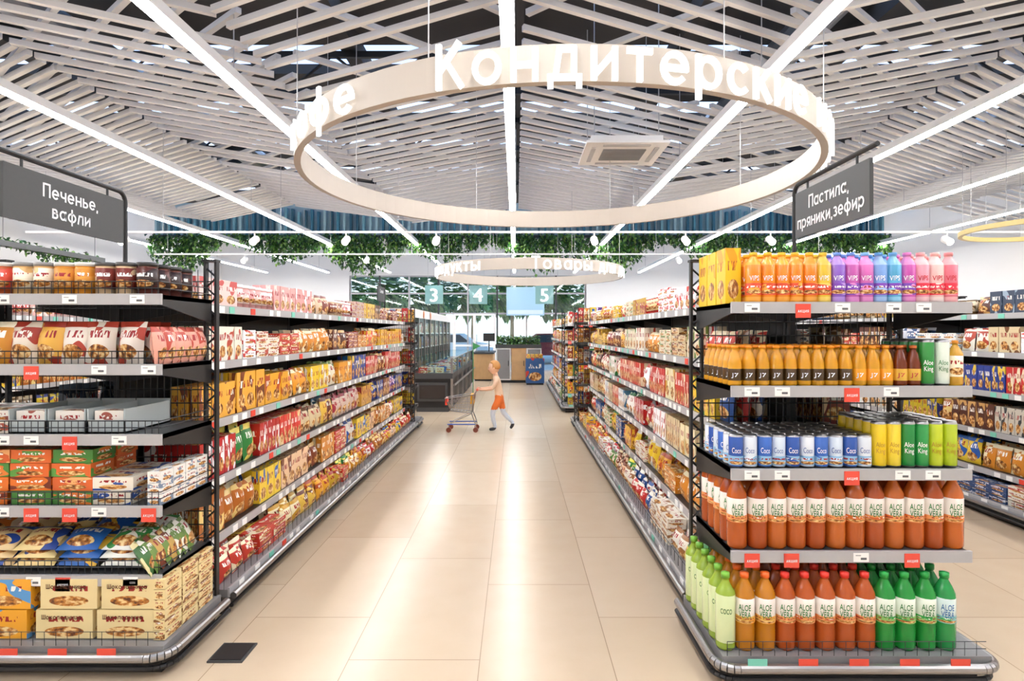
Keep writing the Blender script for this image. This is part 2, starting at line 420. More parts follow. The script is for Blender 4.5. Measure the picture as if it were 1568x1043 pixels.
for y in np.arange(.5, 14, 2.4):
    mb.box(-10.8, 10.8, y, y+.06, 4.62, 4.7, 'black'); mb.box(-10.8, 10.8, y, y+.06, 5.1, 5.18, 'black')
    for i in range(36):
        x = -10.8+i*.6; mb.tube((x, y+.03, 4.66 if i % 2 else 5.14), (x+.6, y+.03, 5.14 if i % 2 else 4.66), .018, 'black', 4)
mb.build('ceiling_duct')
# slat ceiling
mb = MB()
def zone(xa, za, xb, zb, dy, step, skip, h=.05, t=.045, ys=-1.0, ye=13.0):
    y = ys
    while y < ye:
        if random.random() > skip and y+dy < 13.2 and y > -2 and y < 13.2:
            for sg in (1, -1):
                mb.board((sg*xa, y, za), (sg*xb, y+dy, zb), t, h, 'slat')
        y += step
zone(0.06, 4.06, 2.3, 3.92, .9, .24, .03, ys=-1)
zone(2.3, 3.92, 4.5, 4.06, -.9, .27, .06, ys=1)
zone(4.5, 4.06, 6.7, 3.92, 1.1, .16, .03, ys=0)
zone(6.7, 3.92, 8.9, 4.06, -1.0, .24, .08, ys=1)
zone(8.9, 4.06, 10.9, 3.92, .9, .24, .08, ys=0)
for k in range(34):
    y = -3+k*.42
    for sg in (1, -1):
        if y+3.4 < 13.2: mb.board((sg*2.35, y, 4.2), (sg*6.6, y+3.4, 4.2), .05, .05, 'slat')
        if y+2 < 13.2 and k % 3 == 0: mb.board((sg*.1, y+1.8, 4.24), (sg*2.2, y, 4.24), .05, .05, 'slat')
mb.build('slatted_ceiling_panel')

# LED strips
e = empty('linear_ceiling_light')
SX = [-8.9, -6.7, -4.5, -2.4, -.06, 2.09, 4.4, 6.6, 8.8]
mb = MB()
for x in SX:
    mb.box(x-.05, x+.05, -1.5, 21, 3.62, 3.70, 'white'); mb.box(x-.04, x+.04, -1.5, 21, 3.60, 3.62, 'strip')
    for y in np.arange(0, 21, 2.5): mb.tube((x, y, 3.7), (x, y, 5.3), .005, 'rail', 4)
mb.build('light_channels', e)

# AC cassette
mb = MB()
mb.box(.86, 1.68, 6.7, 7.45, 3.66, 3.74, 'white'); mb.box(.8, 1.74, 6.62, 7.53, 3.63, 3.66, 'white')
for i in range(14): mb.box(1.02, 1.52, 6.86+i*.03, 6.875+i*.03, 3.615, 3.63, 'grey')
for a in ((.88, .93, 6.8, 7.35), (1.61, 1.66, 6.8, 7.35)): mb.box(*a, 3.62, 3.63, 'rail')
for a in ((1.0, 1.54, 6.69, 6.74), (1.0, 1.54, 7.41, 7.46)): mb.box(*a, 3.62, 3.63, 'rail')
for x in (.9, 1.64):
    for y in (6.75, 7.4): mb.tube((x, y, 3.74), (x, y, 5.3), .006, 'rail', 4)
mb.build('ceiling_air_conditioner')

# ------------------------------------------------------------------ ring signs
def ring(name, cx, cy, R, zb, h, words, cap=.25, mat='beige', hang=True, dp=.02):
    e = empty(name); mb = MB(); n = 96; V = []; F = []
    for r in (R, R-.05):
        for z in (zb, zb+h):
            for k in range(n): V.append((cx+r*math.sin(2*math.pi*k/n), cy-r*math.cos(2*math.pi*k/n), z))
    for k in range(n):
        k2 = (k+1) % n
        F += [(k, k2, n+k2, n+k), (2*n+k2, 2*n+k, 3*n+k, 3*n+k2), (n+k, n+k2, 3*n+k2, 3*n+k), (k2, k, 2*n+k, 2*n+k2)]
    mb.poly(V, F, mat, sm=False)
    if hang:
        for k in range(8):
            a = math.pi/8+k*math.pi/4; x = cx+(R-.025)*math.sin(a); y = cy-(R-.025)*math.cos(a)
            mb.tube((x, y, zb+h), (x, y, 4.6), .004, 'rail', 4)
    mb.build('band', e)
    if not words: return e
    mb = MB()
    for word, a0, a1 in words:
        ws = [(.35*cap if ch == ' ' else glyph(ch, cap, dp)[1]) for ch in word]
        gap = .2*cap; tot = sum(ws)+gap*(len(word)-1); k = math.radians(a1-a0)/tot
        pos = 0
        for ch, w in zip(word, ws):
            if ch != ' ':
                am = math.radians(a0)+(pos+w/2)*k
                g_, w_ = glyph(ch, cap, dp); c = T(); c.__dict__.update(g_.__dict__)
                c.V = (g_.V-np.array([w_/2, 0, 0]))*np.array([min(1.15, k*(R+.04)), 1, 1]); r = R+.025
                mb.add(c, (cx+r*math.sin(am), cy-r*math.cos(am), zb-.005), am)
            pos += w+gap
    mb.build('letters', e)
    return e
ring('hanging_ring_sign', .34, 5.32, 2.2, 2.83, .2, [('кофе', -63, -36), ('Кондитерские', -20.5, 41), ('изделия', 46, 86)])
ring('hanging_ring_sign', .27, 12.2, 1.92, 2.6, .2, [('продукты', -74, -28), ('Товары для дома', 0, 84)], cap=.23)
ring('hanging_ring_lamp', 6.9, 7.6, .95, 2.8, .06, [], mat='gold')

# ------------------------------------------------------------------ fascia fins + hanging plants
mb = MB()
FY = 14.6
mb.box(-8.9, 9.1, FY+.02, FY+.06, 3.85, 4.7, 'clear', H('#b9d4dc'))
x = -8.9
while x < 9.1:
    c = random.choice(['#4f8fa6', '#3f7a96', '#7bb0c0', '#37667c', '#b4d4dc']); mb.box(x, x+.05, FY-.12, FY, 3.87, 4.5+random.uniform(-.05, .1), 'plastic', H(c)); x += .16
mb.box(-8.9, 9.1, FY-.2, FY-.0, 3.8, 3.87, 'darkgrey')
mb.build('clerestory_fins')
LEAF = T(); LEAF.V = [(0, 0, 0), (.4, .25, .12), (0, 1, 0), (-.4, .25, .12), (0, .4, -.05)]
for f in ((0, 1, 4), (1, 2, 4), (2, 3, 4), (3, 0, 4)): LEAF.face(f, Q[:3], 0, 'plastic')
LEAF.fin()
greens = [H(c) for c in ('#2f5a25', '#3f6f2c', '#24461f', '#5c8a3a', '#7aa04a', '#1b3a1c')]
def vines(mb, pts, zt, lo, hi, n, size=.1):
    for _ in range(n):
        a = random.random(); i = random.randrange(len(pts)-1)
        p = [pts[i][k]*(1-a)+pts[i+1][k]*a for k in (0, 1)]
        ln = random.uniform(lo, hi)*(.6+.4*math.sin(p[0]*2.1)*math.sin(p[0]*.9+p[1])); ln = max(.15, ln)
        px, py = p[0]+random.uniform(-.03, .03), p[1]+random.uniform(-.12, .08); z = zt+random.uniform(-.05, .1)
        m = int(ln/.05)
        for j in range(m):
            mb.add(LEAF, (px+random.uniform(-.05, .05), py+random.uniform(-.05, .05), z-j*.05), random.uniform(0, 6.28), random.uniform(-1.9, -.4), (size,)*3, (random.choice(greens),))
mb = MB(); vines(mb, [(-8.9, FY-.3), (9.1, FY-.3)], 3.8, .35, 1.1, 1500); mb.build('hanging_ivy')
for sx in (-9.6,):
    e = empty('wall_planter'); mb = MB(); vines(mb, [(sx, 8), (sx, 13.5)], 3.2, .2, .5, 160); mb.build('ivy', e)
    mb = MB(); mb.box(sx-.1, sx+.1, 8, 13.6, 3.1, 3.2, 'darkgrey')
    for y in (8.3, 11, 13.4): mb.tube((sx, y, 3.2), (sx, y, 5.3), .006, 'black', 4)
    mb.build('trough', e)

# spotlight track
e = empty('spotlight_track'); mb = MB()
for yy, zz, xs, x0, x1 in ((9.0, 3.01, (-6, -4, -1.22, 1.2, 3.9, 6.6, -2.6, 2.6), -7.5, 8), (13, 3.2, (-6, -3.3, .2, 3.6, 6.4), -8, 8)):
    mb.box(x0, x1, yy-.015, yy+.015, zz, zz+.03, 'white')
    for x in np.arange(x0+.3, x1, 1.8): mb.tube((x, yy, zz), (x, yy, 4.6), .004, 'rail', 4)
    for x in xs:
        mb.tube((x, yy, zz), (x, yy, zz-.07), .012, 'white'); mb.tube((x, yy+.06, zz-.08), (x, yy-.07, zz-.15), .055, 'white', 12)
        mb.tube((x, yy-.07, zz-.15), (x, yy-.077, zz-.1535), .048, 'spot', 12)
mb.build('track_and_spots', e)

# ------------------------------------------------------------------ gondolas
def lattice_post(mb, x, y, z0, z1, w=.05, ax='x'):
    for s_ in (-1, 1):
        if ax == 'x': mb.box(x+s_*w/2-.006, x+s_*w/2+.006, y-.015, y+.015, z0, z1, 'black')
        else: mb.box(x-.015, x+.015, y+s_*w/2-.006, y+s_*w/2+.006, z0, z1, 'black')
    z = z0; k = 0
    while z+.05 < z1:
        a, c_ = (-w/2, w/2) if k % 2 else (w/2, -w/2)
        if ax == 'x': mb.tube((x+a, y, z), (x+c_, y, z+.05), .005, 'black', 4)
        else: mb.tube((x, y+a, z), (x, y+c_, z+.05), .005, 'black', 4)
        z += .05; k += 1
    mb.box(x-w/2-.01, x+w/2+.01, y-.025, y+.025, z1, z1+.012, 'black')
LV = [1.65, 1.33, 1.0, .67, .345]
def tags_run(mb, f, x, y0, y1, z, red=.1):
    y = y0+.1
    while y < y1-.1:
        r = random.random()
        col = H('#e8452f') if r < red else (H('#7fd0b8') if r < red+.15 else H('#fbf8f2'))
        mb.box(x, x+f*.004, y, y+.06, z-.042, z-.004, 'tag', col)
        y += random.choice((.12, .2, .28))
def gondola(xc, dsh, dbase, y0, y1, levels=LV, sides=(-1, 1)):
    e = empty('shelf_gondola'); mb = MB()
    mb.box(xc-dbase+.06, xc+dbase-.06, y0, y1, 0, .09, 'black')
    mb.box(xc-dbase+.03, xc+dbase-.03, y0, y1, .09, .13, 'grey')
    mb.box(xc-.012, xc+.012, y0, y1, .1, 1.78, 'darkgrey')
    n = max(1, round((y1-y0)/1.25))
    for i in range(n+1):
        y = y0+.03+(y1-y0-.06)*i/n; lattice_post(mb, xc, y, .1, 1.84, .05, 'y')
        for f in sides:
            for z in levels:
                xa, xb = xc+f*.02, xc+f*(dsh-.02)
                V = [(xa, y-.004, z-.1), (xb, y-.004, z-.04), (xb, y-.004, z-.012), (xa, y-.004, z-.012), (xa, y+.004, z-.1), (xb, y+.004, z-.04), (xb, y+.004, z-.012), (xa, y+.004, z-.012)]
                mb.poly(V, [(0, 1, 2, 3), (7, 6, 5, 4), (0, 4, 5, 1), (1, 5, 6, 2), (2, 6, 7, 3), (3, 7, 4, 0)], 'black')
    for f in sides:
        for z in levels:
            xe = xc+f*dsh
            mb.box(xc, xe, y0, y1, z-.018, z, 'black'); mb.box(xe, xe+f*.012, y0, y1, z-.045, z+.002, 'rail')
            tags_run(mb, f, xe+f*.0125, y0, y1, z)
        xe = xc+f*(dbase-.03); mb.box(xe, xe+f*.01, y0, y1, .09, .14, 'rail')
        tags_run(mb, f, xe+f*.011, y0, y1, .14)
        for z, xx in ((.13, xc+f*(dbase-.05)),):
            mb.tube((xx, y0, z+.06), (xx, y1, z+.06), .0025, 'black', 4)
            for y in np.arange(y0, y1, .08): mb.tube((xx, y, z), (xx, y, z+.06), .0016, 'black', 4)
        mb.tube((xc+f*dbase, y0, .1), (xc+f*dbase, y1, .1), .018, 'chrome', 10)
        mb.tube((xc+f*(dbase-.01), y0, .05), (xc+f*(dbase-.01), y1, .05), .012, 'black', 8)
        for y in np.arange(y0+.3, y1, .9): mb.tube((xc+f*(dbase-.06), y, .07), (xc+f*dbase, y, .1), .014, 'black', 6)
    mb.build('gondola_frame', e)
    return e
AKC = s_text('АКЦИЯ', .011, 0, .16, 'tag', 0, .2)
def endcap(x0, x1, yf, yb, levels, bx0, bx1, byf, fence=(), face=-1, tagred=.3):
    e = empty('endcap_shelving_unit'); mb = MB(); f = face
    for x in (x0, x1): lattice_post(mb, x, yb, 0.08, 1.86, .055, 'x')
    for x in np.arange(x0+.03, x1, .035): mb.tube((x, yb, .1), (x, yb, 1.82), .0022, 'black', 4)
    for z in np.arange(.15, 1.83, .07): mb.tube((x0, yb, z), (x1, yb, z), .003, 'black', 4)
    for z in levels:
        a, c_ = sorted((yf, yb)); mb.box(x0, x1, a, c_, z-.02, z, 'darkgrey')
        a, c_ = sorted((yf+f*.014, yf)); mb.box(x0-.005, x1+.005, a, c_, z-.045, z+.004, 'rail')
        for x in (x0+.004, x1-.004):
            V = [(x-.004, yb, z-.12), (x-.004, yf, z-.045), (x-.004, yf, z), (x-.004, yb, z)]; V += [(p[0]+.008, p[1], p[2]) for p in V]
            mb.poly(V, [(0, 1, 2, 3), (7, 6, 5, 4), (0, 4, 5, 1), (1, 5, 6, 2), (2, 6, 7, 3), (3, 7, 4, 0)], 'black')
        x = x0+.05
        while x < x1-.08:
            red = random.random() < tagred; y = yf+f*.0145
            a, c_ = sorted((y, y+f*.003))
            if red:
                mb.box(x, x+.065, a, c_, z-.065, z-.005, 'tag', H('#e8503c') if random.random() < .75 else H('#5fc0a4'))
                if f < 0: mb.add(AKC, (x+.0325, a-.001, z-.042), cols=(W,))
            else:
                mb.box(x, x+.065, a, c_, z-.04, z-.002, 'tag', H('#fbf8f2'))
                if f < 0:
                    mb.box(x+.008, x+.03, a-.001, a, z-.014, z-.011, 'tag', H('#8a8a8a')); mb.box(x+.03, x+.055, a-.001, a, z-.031, z-.022, 'tag', H('#666666'))
            x += random.choice((.13, .17, .22, .3))
    for z in fence:
        y = yf-f*.012; zz = z
        for k in (0.03, .06): mb.tube((x0+.01, y, zz+k), (x1-.01, y, zz+k), .0025, 'black', 4)
        for x in np.arange(x0+.01, x1, .03): mb.tube((x, y, zz), (x, y, zz+.06), .002, 'black', 4)
        for x in (x0+.01, x1-.01):
            for k in (.03, .06): mb.tube((x, y, zz+k), (x, yb, zz+k), .0025, 'black', 4)
    a, c_ = sorted((byf-f*.07, yb)); mb.box(bx0+.06, bx1-.06, a, c_, 0, .09, 'black')
    a, c_ = sorted((byf-f*.03, yb)); mb.box(bx0+.03, bx1-.03, a, c_, .09, .135, 'grey')
    rr = .09; pts = [(bx0, yb, .1)]
    for k in range(7):
        w = k/6*math.pi/2; pts.append((bx0+rr-rr*math.cos(w), byf-f*(rr-rr*math.sin(w)), .1))
    for k in range(7):
        w = (1-k/6)*math.pi/2; pts.append((bx1-rr+rr*math.cos(w), byf-f*(rr-rr*math.sin(w)), .1))
    pts.append((bx1, yb, .1))
    mb.path(pts, .02, 'chrome', 12); mb.path([(p[0], p[1]-f*.02, .045) for p in pts], .012, 'black', 8)
    y = byf-f*.035
    for k in (.03, .06): mb.tube((bx0+.05, y, .135+k), (bx1-.05, y, .135+k), .0016, 'black', 4)
    for x in np.arange(bx0+.05, bx1-.05, .05): mb.tube((x, y, .13), (x, y, .195), .0014, 'black', 4)
    x = bx0+.12
    for k in range(5):
        a, c_ = sorted((byf-f*.02, byf-f*.023)); mb.box(x, x+.08, a-.03, c_-.03, .115, .145, 'tag', random.choice([H('#e8503c'), H('#7fd0b8'), H('#e8503c')])); x += .21
    mb.build('endcap_frame', e)
    return e

P = lambda *a: [tuple(H(c) for c in g.split()) for g in a]
pal_warm = P('#e8b52a #c8321e', '#f2cf3a #2a5db0', '#d98a2a #fff0c8', '#c8261e #f4e2c0', '#f2efe6 #c22a2a', '#b5651d #f0d080', '#e4572e #ffd24a', '#efc9a0 #7a3a1c')
pal_gold = P('#e8a82a #b84a1e', '#e39a24 #fff0c8', '#f2bf3a #b8341e', '#d98a2a #fff0c8', '#eeb040 #7a3a1c', '#f0cc30 #e8e4d8')
pal_cool = P('#2a3f8f #e9c94b', '#5b2f86 #f0d8f0', '#1e6fb8 #ffffff', '#c42a2a #f2e0c0', '#e9e4da #3757a0', '#7b3a20 #e8c080', '#d9a441 #8a1f1f')
pal_red = P('#b81f1f #ffffff', '#d8382c #f6d9a0', '#f4f0e8 #2f7f3c', '#2f7f3c #f4e060', '#c9a02c #a01c1c', '#ece3d0 #b03030', '#8a3018 #f2cf80')
pal_pink = P('#e8a7a2 #f6ded6', '#f2d0c8 #c8504c', '#efe6de #b06a5a', '#e9b4ac #f5e9e0', '#e5d6c4 #8a4a3c', '#e6a09c #ffffff')
pal_choc = P('#6b3527 #e9c9a0', '#8a2f32 #f5d9c0', '#5a2f22 #d0a060', '#e5c6a4 #8a4a3c', '#d0b8a8 #a03040', '#e8c050 #6b3527')
pal_cream = P('#f1ead9 #b8452f', '#e9dcc0 #6a8a3a', '#ffffff #d0342c', '#d9c49a #7a4a22', '#c73a2a #f7e7c2', '#efe2b8 #c8962a', '#f0eee8 #4a7a9a')
pal_green = P('#3d8a3a #f2e84a', '#e9e2cc #5a8a3a', '#c62f2a #f4f0e0', '#e8c22e #2f7f3c', '#efe7d6 #a06a3a', '#274f8f #f0e8d8', '#6a3a20 #e8d0a0')
pal_dark = P('#38455a #a0b0c0', '#5a2f22 #d0a060', '#2f4a7a #d8d8e0', '#803028 #f0d0a0', '#d0c8b8 #404040', '#c8b020 #303a80', '#7a5a30 #e8d8b8')

def fill_run(mb, f, xe, depth, y0, y1, z, pal_, hmax, kinds, rows=3):
    rz0 = math.pi/2 if f > 0 else -math.pi/2
    y = y0+.03
    while y < y1-.1:
        pal = pal_ if isinstance(pal_, list) else pal_[min(len(pal_)-1, int((y-y0)/1.5))]
        kind = random.choice(kinds); c = random.choice(pal); L_ = min(random.uniform(.28, .6), y1-y-.03)
        hk = random.uniform(.78, 1)
        if kind == 'box': w = random.uniform(.09, .15); h = hmax*hk; d = .05
        elif kind == 'bag': w = random.uniform(.13, .18); h = hmax*hk; d = .075
        elif kind == 'flat': w = random.uniform(.15, .21); h = random.uniform(.04, .055); d = .12
        elif kind == 'jar': w = .085; h = hmax*.75; d = .085
        else: w = random.uniform(.05, .07); h = hmax*.85; d = .15
        n = max(1, int(L_/(w+.004))); r = 0
        c2 = random.choice(pal) if random.random() < .4 else c
        while r < rows and (r+1)*d < depth+.02:
            cc = c if r % 2 == 0 else c2
            xx = xe-f*(.012+d/2+r*(d+.004))
            for i in range(n):
                yy = y+(i+.5)*(w+.004); j = random.uniform(-1, 1)
                if kind == 'flat':
                    k = max(1, int(hmax*hk/h)); k -= random.random() < .25
                    for q in range(k):
                        mb.add(BOX, (xx-f*abs(j)*.006, yy, z+q*h), rz0+random.uniform(-.03, .03), 0, (w, d, h*.97), cc)
                elif kind == 'box': mb.add(BOX, (xx-f*abs(j)*.008, yy, z), rz0+j*.04, 0, (w, d, h), cc)
                elif kind == 'bag': mb.add(BAG, (xx, yy, z), rz0+j*.12, -.1+random.uniform(-.08, .05), (w, d, h*random.uniform(.93, 1.0)), cc)
                elif kind == 'jar': mb.add(JAR, (xx, yy, z), rz0, 0, (w/.09, w/.09, h/.14), (cc[0], W, cc[1]))
                else: mb.add(BOX, (xx, yy, z), rz0+j*.03, 0, (w, d, h), cc)
            r += 1
        y += n*(w+.004)+.012
JAR = jar_t(.14, .043)

def stock(name, xc, dsh, dbase, y0, y1, f, pals, rows=3, kinds=None):
    kinds = kinds or [['box', 'bag', 'flat', 'jar'], ['flat', 'bag', 'box'], ['bag', 'box', 'slim'], ['box', 'bag', 'slim', 'bag'], ['bag', 'box', 'bag', 'flat'], ['bag', 'flat', 'bag']]
    hs = [.19, .22, .25, .25, .24, .17]
    for z, pal, kd, hm in zip(LV+[.13], pals, kinds, hs):
        mb = MB()
        dd = dsh if z > .2 else dbase-.06
        fill_run(mb, f, xc+f*dd, dd-.03, y0+.03, y1-.03, z+.001, pal, hm, kd, rows)
        mb.build(name)
YE = 8.95
LXC, LSH, LBA = -2.12, .42, .62
RXC, RSH, RBA = 1.47, .35, .57
gondola(LXC, LSH, LBA, 3.12, YE)
gondola(RXC, RSH, RBA, 3.12, YE+.1)
stock('snack_packages', LXC, LSH, LBA, 3.12, YE, 1, [(pal_pink, pal_pink+pal_choc, pal_choc), (pal_cream, pal_gold+pal_choc, pal_warm), (pal_gold, pal_gold+pal_cream, pal_cool), (pal_red, pal_cream+pal_choc, pal_cool), (pal_red+pal_warm, pal_cool+pal_gold, pal_warm), (pal_cream+pal_choc, pal_gold+pal_red, pal_warm)])
stock('snack_packages', RXC, RSH, RBA, 3.12, YE+.1, -1, [(pal_cream, pal_cream+pal_red, pal_choc+pal_gold), (pal_cream, pal_gold+pal_cream, pal_choc), (pal_green+pal_cream, pal_cream, pal_choc+pal_red), (pal_cream, pal_cream+pal_red, pal_cream), (pal_gold+pal_green, pal_cream+pal_gold, pal_green), (pal_green, pal_green+pal_warm, pal_warm)])
stock('grocery_packages', RXC, RSH, RBA, 3.12, YE+.1, 1, [pal_dark]*6, rows=1)
stock('grocery_packages', LXC, LSH, LBA, 3.12, YE, -1, [pal_dark]*6, rows=1)
gondola(4.42, .45, .62, 3.5, 9.3)
stock('grocery_packages', 4.42, .45, .62, 3.5, 9.3, -1, [pal_dark, pal_dark+pal_cream, pal_dark+pal_cool, pal_dark+pal_warm, pal_warm+pal_dark, pal_cream+pal_dark], rows=3)
gondola(-5.0, .42, .62, 3.5, 9.3)
stock('grocery_packages', -5.0, .42, .62, 3.5, 9.3, 1, [pal_pink, pal_cool, pal_warm, pal_dark, pal_red, pal_warm], rows=1)
gondola(7.4, .42, .62, 3.5, 9.3)
stock('grocery_packages', 7.4, .42, .62, 3.5, 9.3, -1, [pal_dark, pal_cool, pal_green, pal_dark, pal_red, pal_warm], rows=1)
gondola(1.42, .42, .57, 11.45, 16.4)
stock('snack_packages', 1.42, .42, .57, 11.45, 16.4, -1, [pal_warm, pal_warm, pal_red, pal_cool, pal_warm, pal_red], rows=1)
gondola(4.6, .42, .57, 11.2, 16.4)
stock('grocery_packages', 4.6, .42, .57, 11.2, 16.4, -1, [pal_warm, pal_warm, pal_red, pal_cool, pal_warm, pal_red], rows=1)
gondola(-4.9, .42, .57, 11.2, 16.4)
stock('grocery_packages', -4.9, .42, .57, 11.2, 16.4, 1, [pal_warm, pal_warm, pal_red, pal_cool, pal_warm, pal_red], rows=1)

# endcaps
RL = [1.625, 1.262, .903, .548]
LL = [1.665, 1.352, 1.04, .722, .415]
RX0, RX1, RYF = .936, 1.965, 2.55
LX0, LX1, LYF = -2.66, -1.58, 2.62
endcap(RX0, RX1, RYF, 3.05, RL, .84, 2.03, 2.44)
endcap(LX0, LX1, LYF, 3.05, LL, -2.75, -1.5, 2.52, fence=LL)
endcap(LX0, LX1, YE+.5, YE+.05, LV, -2.75, -1.5, YE+.58, face=1)
endcap(.936, 1.965, YE+.6, YE+.15, LV, .9, 2.0, YE+.66, face=1)
endcap(.92, 1.95, 10.95, 11.38, LV, .86, 2.0, 10.85)

def row(mb, t, xs, yf, z, rows, dp, colf, rz=-.28, s=(1, 1, 1), jit=.06):
    for i, x in enumerate(xs):
        for r in range(rows):
            mb.add(t, (x+random.uniform(-.002, .002), yf+dp/2+r*dp, z+.001), rz+random.uniform(-jit, jit), 0, s, colf(i, r, x))
mb = MB()
for z in LV+[.14]:
    x = .97
    while x < 1.9:
        c = random.choice(pal_warm+pal_red); mb.add(BOX, (x+.05, 11.06, z), 0, 0, (.09, .08, random.uniform(.18, .24)), c); x += .1
mb.build('snack_packages')
for ya, f in ((YE+.45, LX0), (YE+.55, .936)):
    mb = MB()
    for z in LV+[.14]:
        x = f+.05
        while x < f+1.0:
            c = random.choice(pal_warm+pal_cool); mb.add(BOX, (x+.05, ya-.06, z), 0, 0, (.09, .08, random.uniform(.18, .24)), c); x += .1
    mb.build('snack_packages')

# ---- right endcap drinks
mb = MB()
VB = bottle_t(.225, .034, (.12, .74), text='VIPS', body='clear', lab='clear', neck=.82, capr=.5, tsize=.03, tz=.11)
vc = ['#f08a1e']*5+['#e8c23a', '#8a5fc0', '#c25aa8', '#d06ab0', '#7a9fd8', '#5fb0d8', '#d05ab0', '#f0a0b0', '#f2c8c0', '#e87888', '#e87070']
bc = ['#f7a83a']*5+['#f4d060', '#b08ad8', '#e08ac8', '#e890c8', '#a0c0e8', '#90cce8', '#e890c8', '#f8c8c8', '#f8e0d8', '#f8b0b0', '#f09090']
cc = ['#f5b82a']*5+['#e8c23a', '#6a8fd8', '#6a8fd8', '#7ab0e8', '#5a9ad8', '#6aa8e0', '#e07ac0', '#f0a0a0', '#f3b8b0', '#f09a9a', '#f09a9a']
VB = merge(VB, t_lathe([(.0346, .035), (.0349, .037), (.0349, .085), (.0346, .087)], [(4, 'pack')]*3, 14))
xs = [RX0+.115+i*.0615 for i in range(15)]
row(mb, VB, xs, RYF+.012, RL[0], 5, .075, lambda i, r, x: (H(bc[i]), H(cc[i]), H(vc[i]), H('#ffffff') if i < 12 else H('#d02030'), H('#e04a20') if i < 6 else (H('#7a3fb0') if i < 12 else H('#e83048'))))
mb.build('juice_bottles')
mb = MB()
for k in range(3): mb.add(BOX, (RX0+.04, RYF+.15+k*.13, RL[0]+.001), 0, 0, (.07, .12, .25), P('#f2c81e #e8a010')[0])
mb.build('juice_cartons')
mb = MB()
JB = bottle_t(.178, .03, (.13, .42), text='J7', body='liquid', lab='clear', neck=.78, capr=.5, tsize=.024)
xs = [RX0+.0+.03+i*.0605 for i in range(12)]
row(mb, JB, xs, RYF+.01, RL[1], 6, .066, lambda i, r, x: (H('#fbb428'), H('#f5951c'), H('#f0a024') if i > 8 else H('#4a3418'), H('#ffffff')))
xs = [RX0+.757+i*.058 for i in range(2)]
row(mb, JB, xs, RYF+.01, RL[1], 5, .066, lambda i, r, x: (H('#8a3a12'), H('#c86a2a'), H('#e0b040'), H('#c02020')))
mb.build('juice_bottles')
mb = MB()
AK = can_t(.205, .031, text='Aloe', tsize=.03)
AK = merge(AK, t_text('King', .03, 2, 'plastic', .0318, .065, fitw=.036))
xs = [RX0+.875, RX0+.94]
row(mb, AK, xs, RYF+.01, RL[1], 5, .066, lambda i, r, x: (H('#2f8f3c') if i % 2 == 0 else H('#e8f0e0'), H('#e8e8e8'), H('#ffffff') if i % 2 == 0 else H('#1d7a30')))
row(mb, bottle_t(.2, .03, (.2, .66), lab='pack', tsize=.02), [RX0+1.0], RYF+.01, RL[1], 5, .066, lambda i, r, x: (H('#f0b83a'), H('#e8962a'), H('#fff0d0'), H('#ffffff')))
mb.build('drink_cans')
mb = MB()
CO = can_t(.145, .031, text='Coco', tsize=.034)
CO = merge(CO, t_lathe([(.0312, .012), (.0315, .014), (.0315, .05), (.0312, .052)], [(3, 'pack')]*3, 14))
xs = [RX0+.0+.035+i*.0625 for i in range(10)]
row(mb, CO, xs, RYF+.012, RL[2], 6, .066, lambda i, r, x: (H(['#2a55a8', '#e9eef4', '#3a6ac0', '#d8e4f0'][(i+r) % 4]), H('#d0d0d0'), H('#ffffff') if (i+r) % 2 == 0 else H('#1f4fa0'), H('#8ab8d8')))
mb.build('drink_cans')
mb = MB()
pk = ['#f2cf1e', '#f4d83a', '#1f8a3c', '#2a9a48', '#c8d62a', '#b8cc24']
row(mb, AK, [RX0+.665+i*.062 for i in range(6)], RYF+.012, RL[2], 5, .066, lambda i, r, x: (H(pk[i]), H(pk[i]), H('#ffffff') if i in (2, 3) else H('#b8860b')))
mb.build('drink_cans')
AL = bottle_t(.325, .0425, (.36, .68), text='ALOE\nVERA', lab='clear', tsize=.036, neck=.82, capr=.44, tz=.172)
AL = merge(AL, t_lathe([(.0433, .117), (.0436, .119), (.0436, .145), (.0433, .147)], [(4, 'pack')]*3, 14))
mb = MB()
amber = lambda i, r, x: (H(['#dc6c28', '#cc5c22', '#e2762a'][(i+r) % 3]), H('#e23426'), H('#fbf2e6'), H('#1f7a2e'), H('#e89a5a'))
row(mb, AL, [RX0+.045+i*.0865 for i in range(12)], RYF+.012, RL[3], 5, .09, amber)
mb.build('aloe_drink_bottles')
mb = MB()
def basecol(i, r, x):
    if i < 2: return (H('#e69420'), H('#e8641e'), H('#fbf2e6'), H('#1f7a2e'), H('#e0b050'))
    if i < 7: return (H('#d86628'), H('#e23426'), H('#fbf2e6'), H('#1f7a2e'), H('#e89a5a'))
    if i < 10: return (H('#2cac46'), H('#1f9a3c'), H('#eef6e4'), H('#1f7a2e'), H('#8ac46a'))
    return (H('#35b05a'), H('#2aa04a'), H('#dff0ea'), H('#2a70a8'), H('#7ac4c0'))
row(mb, AL, [.99+i*.0865 for i in range(11)], 2.5, .137, 5, .09, basecol)
mb.build('aloe_drink_bottles')
mb = MB()
CB = bottle_t(.325, .041, (.1, .72), text='COCO', lab='clear', tsize=.03, neck=.8, capr=.44, tz=.17)
row(mb, CB, [.905], 2.5, .137, 6, .088, lambda i, r, x: (H('#b4d24a'), H('#7ab83a'), H('#dce8b0'), H('#2f6a2a')), jit=.1)
mb.build('coconut_drink_bottles')

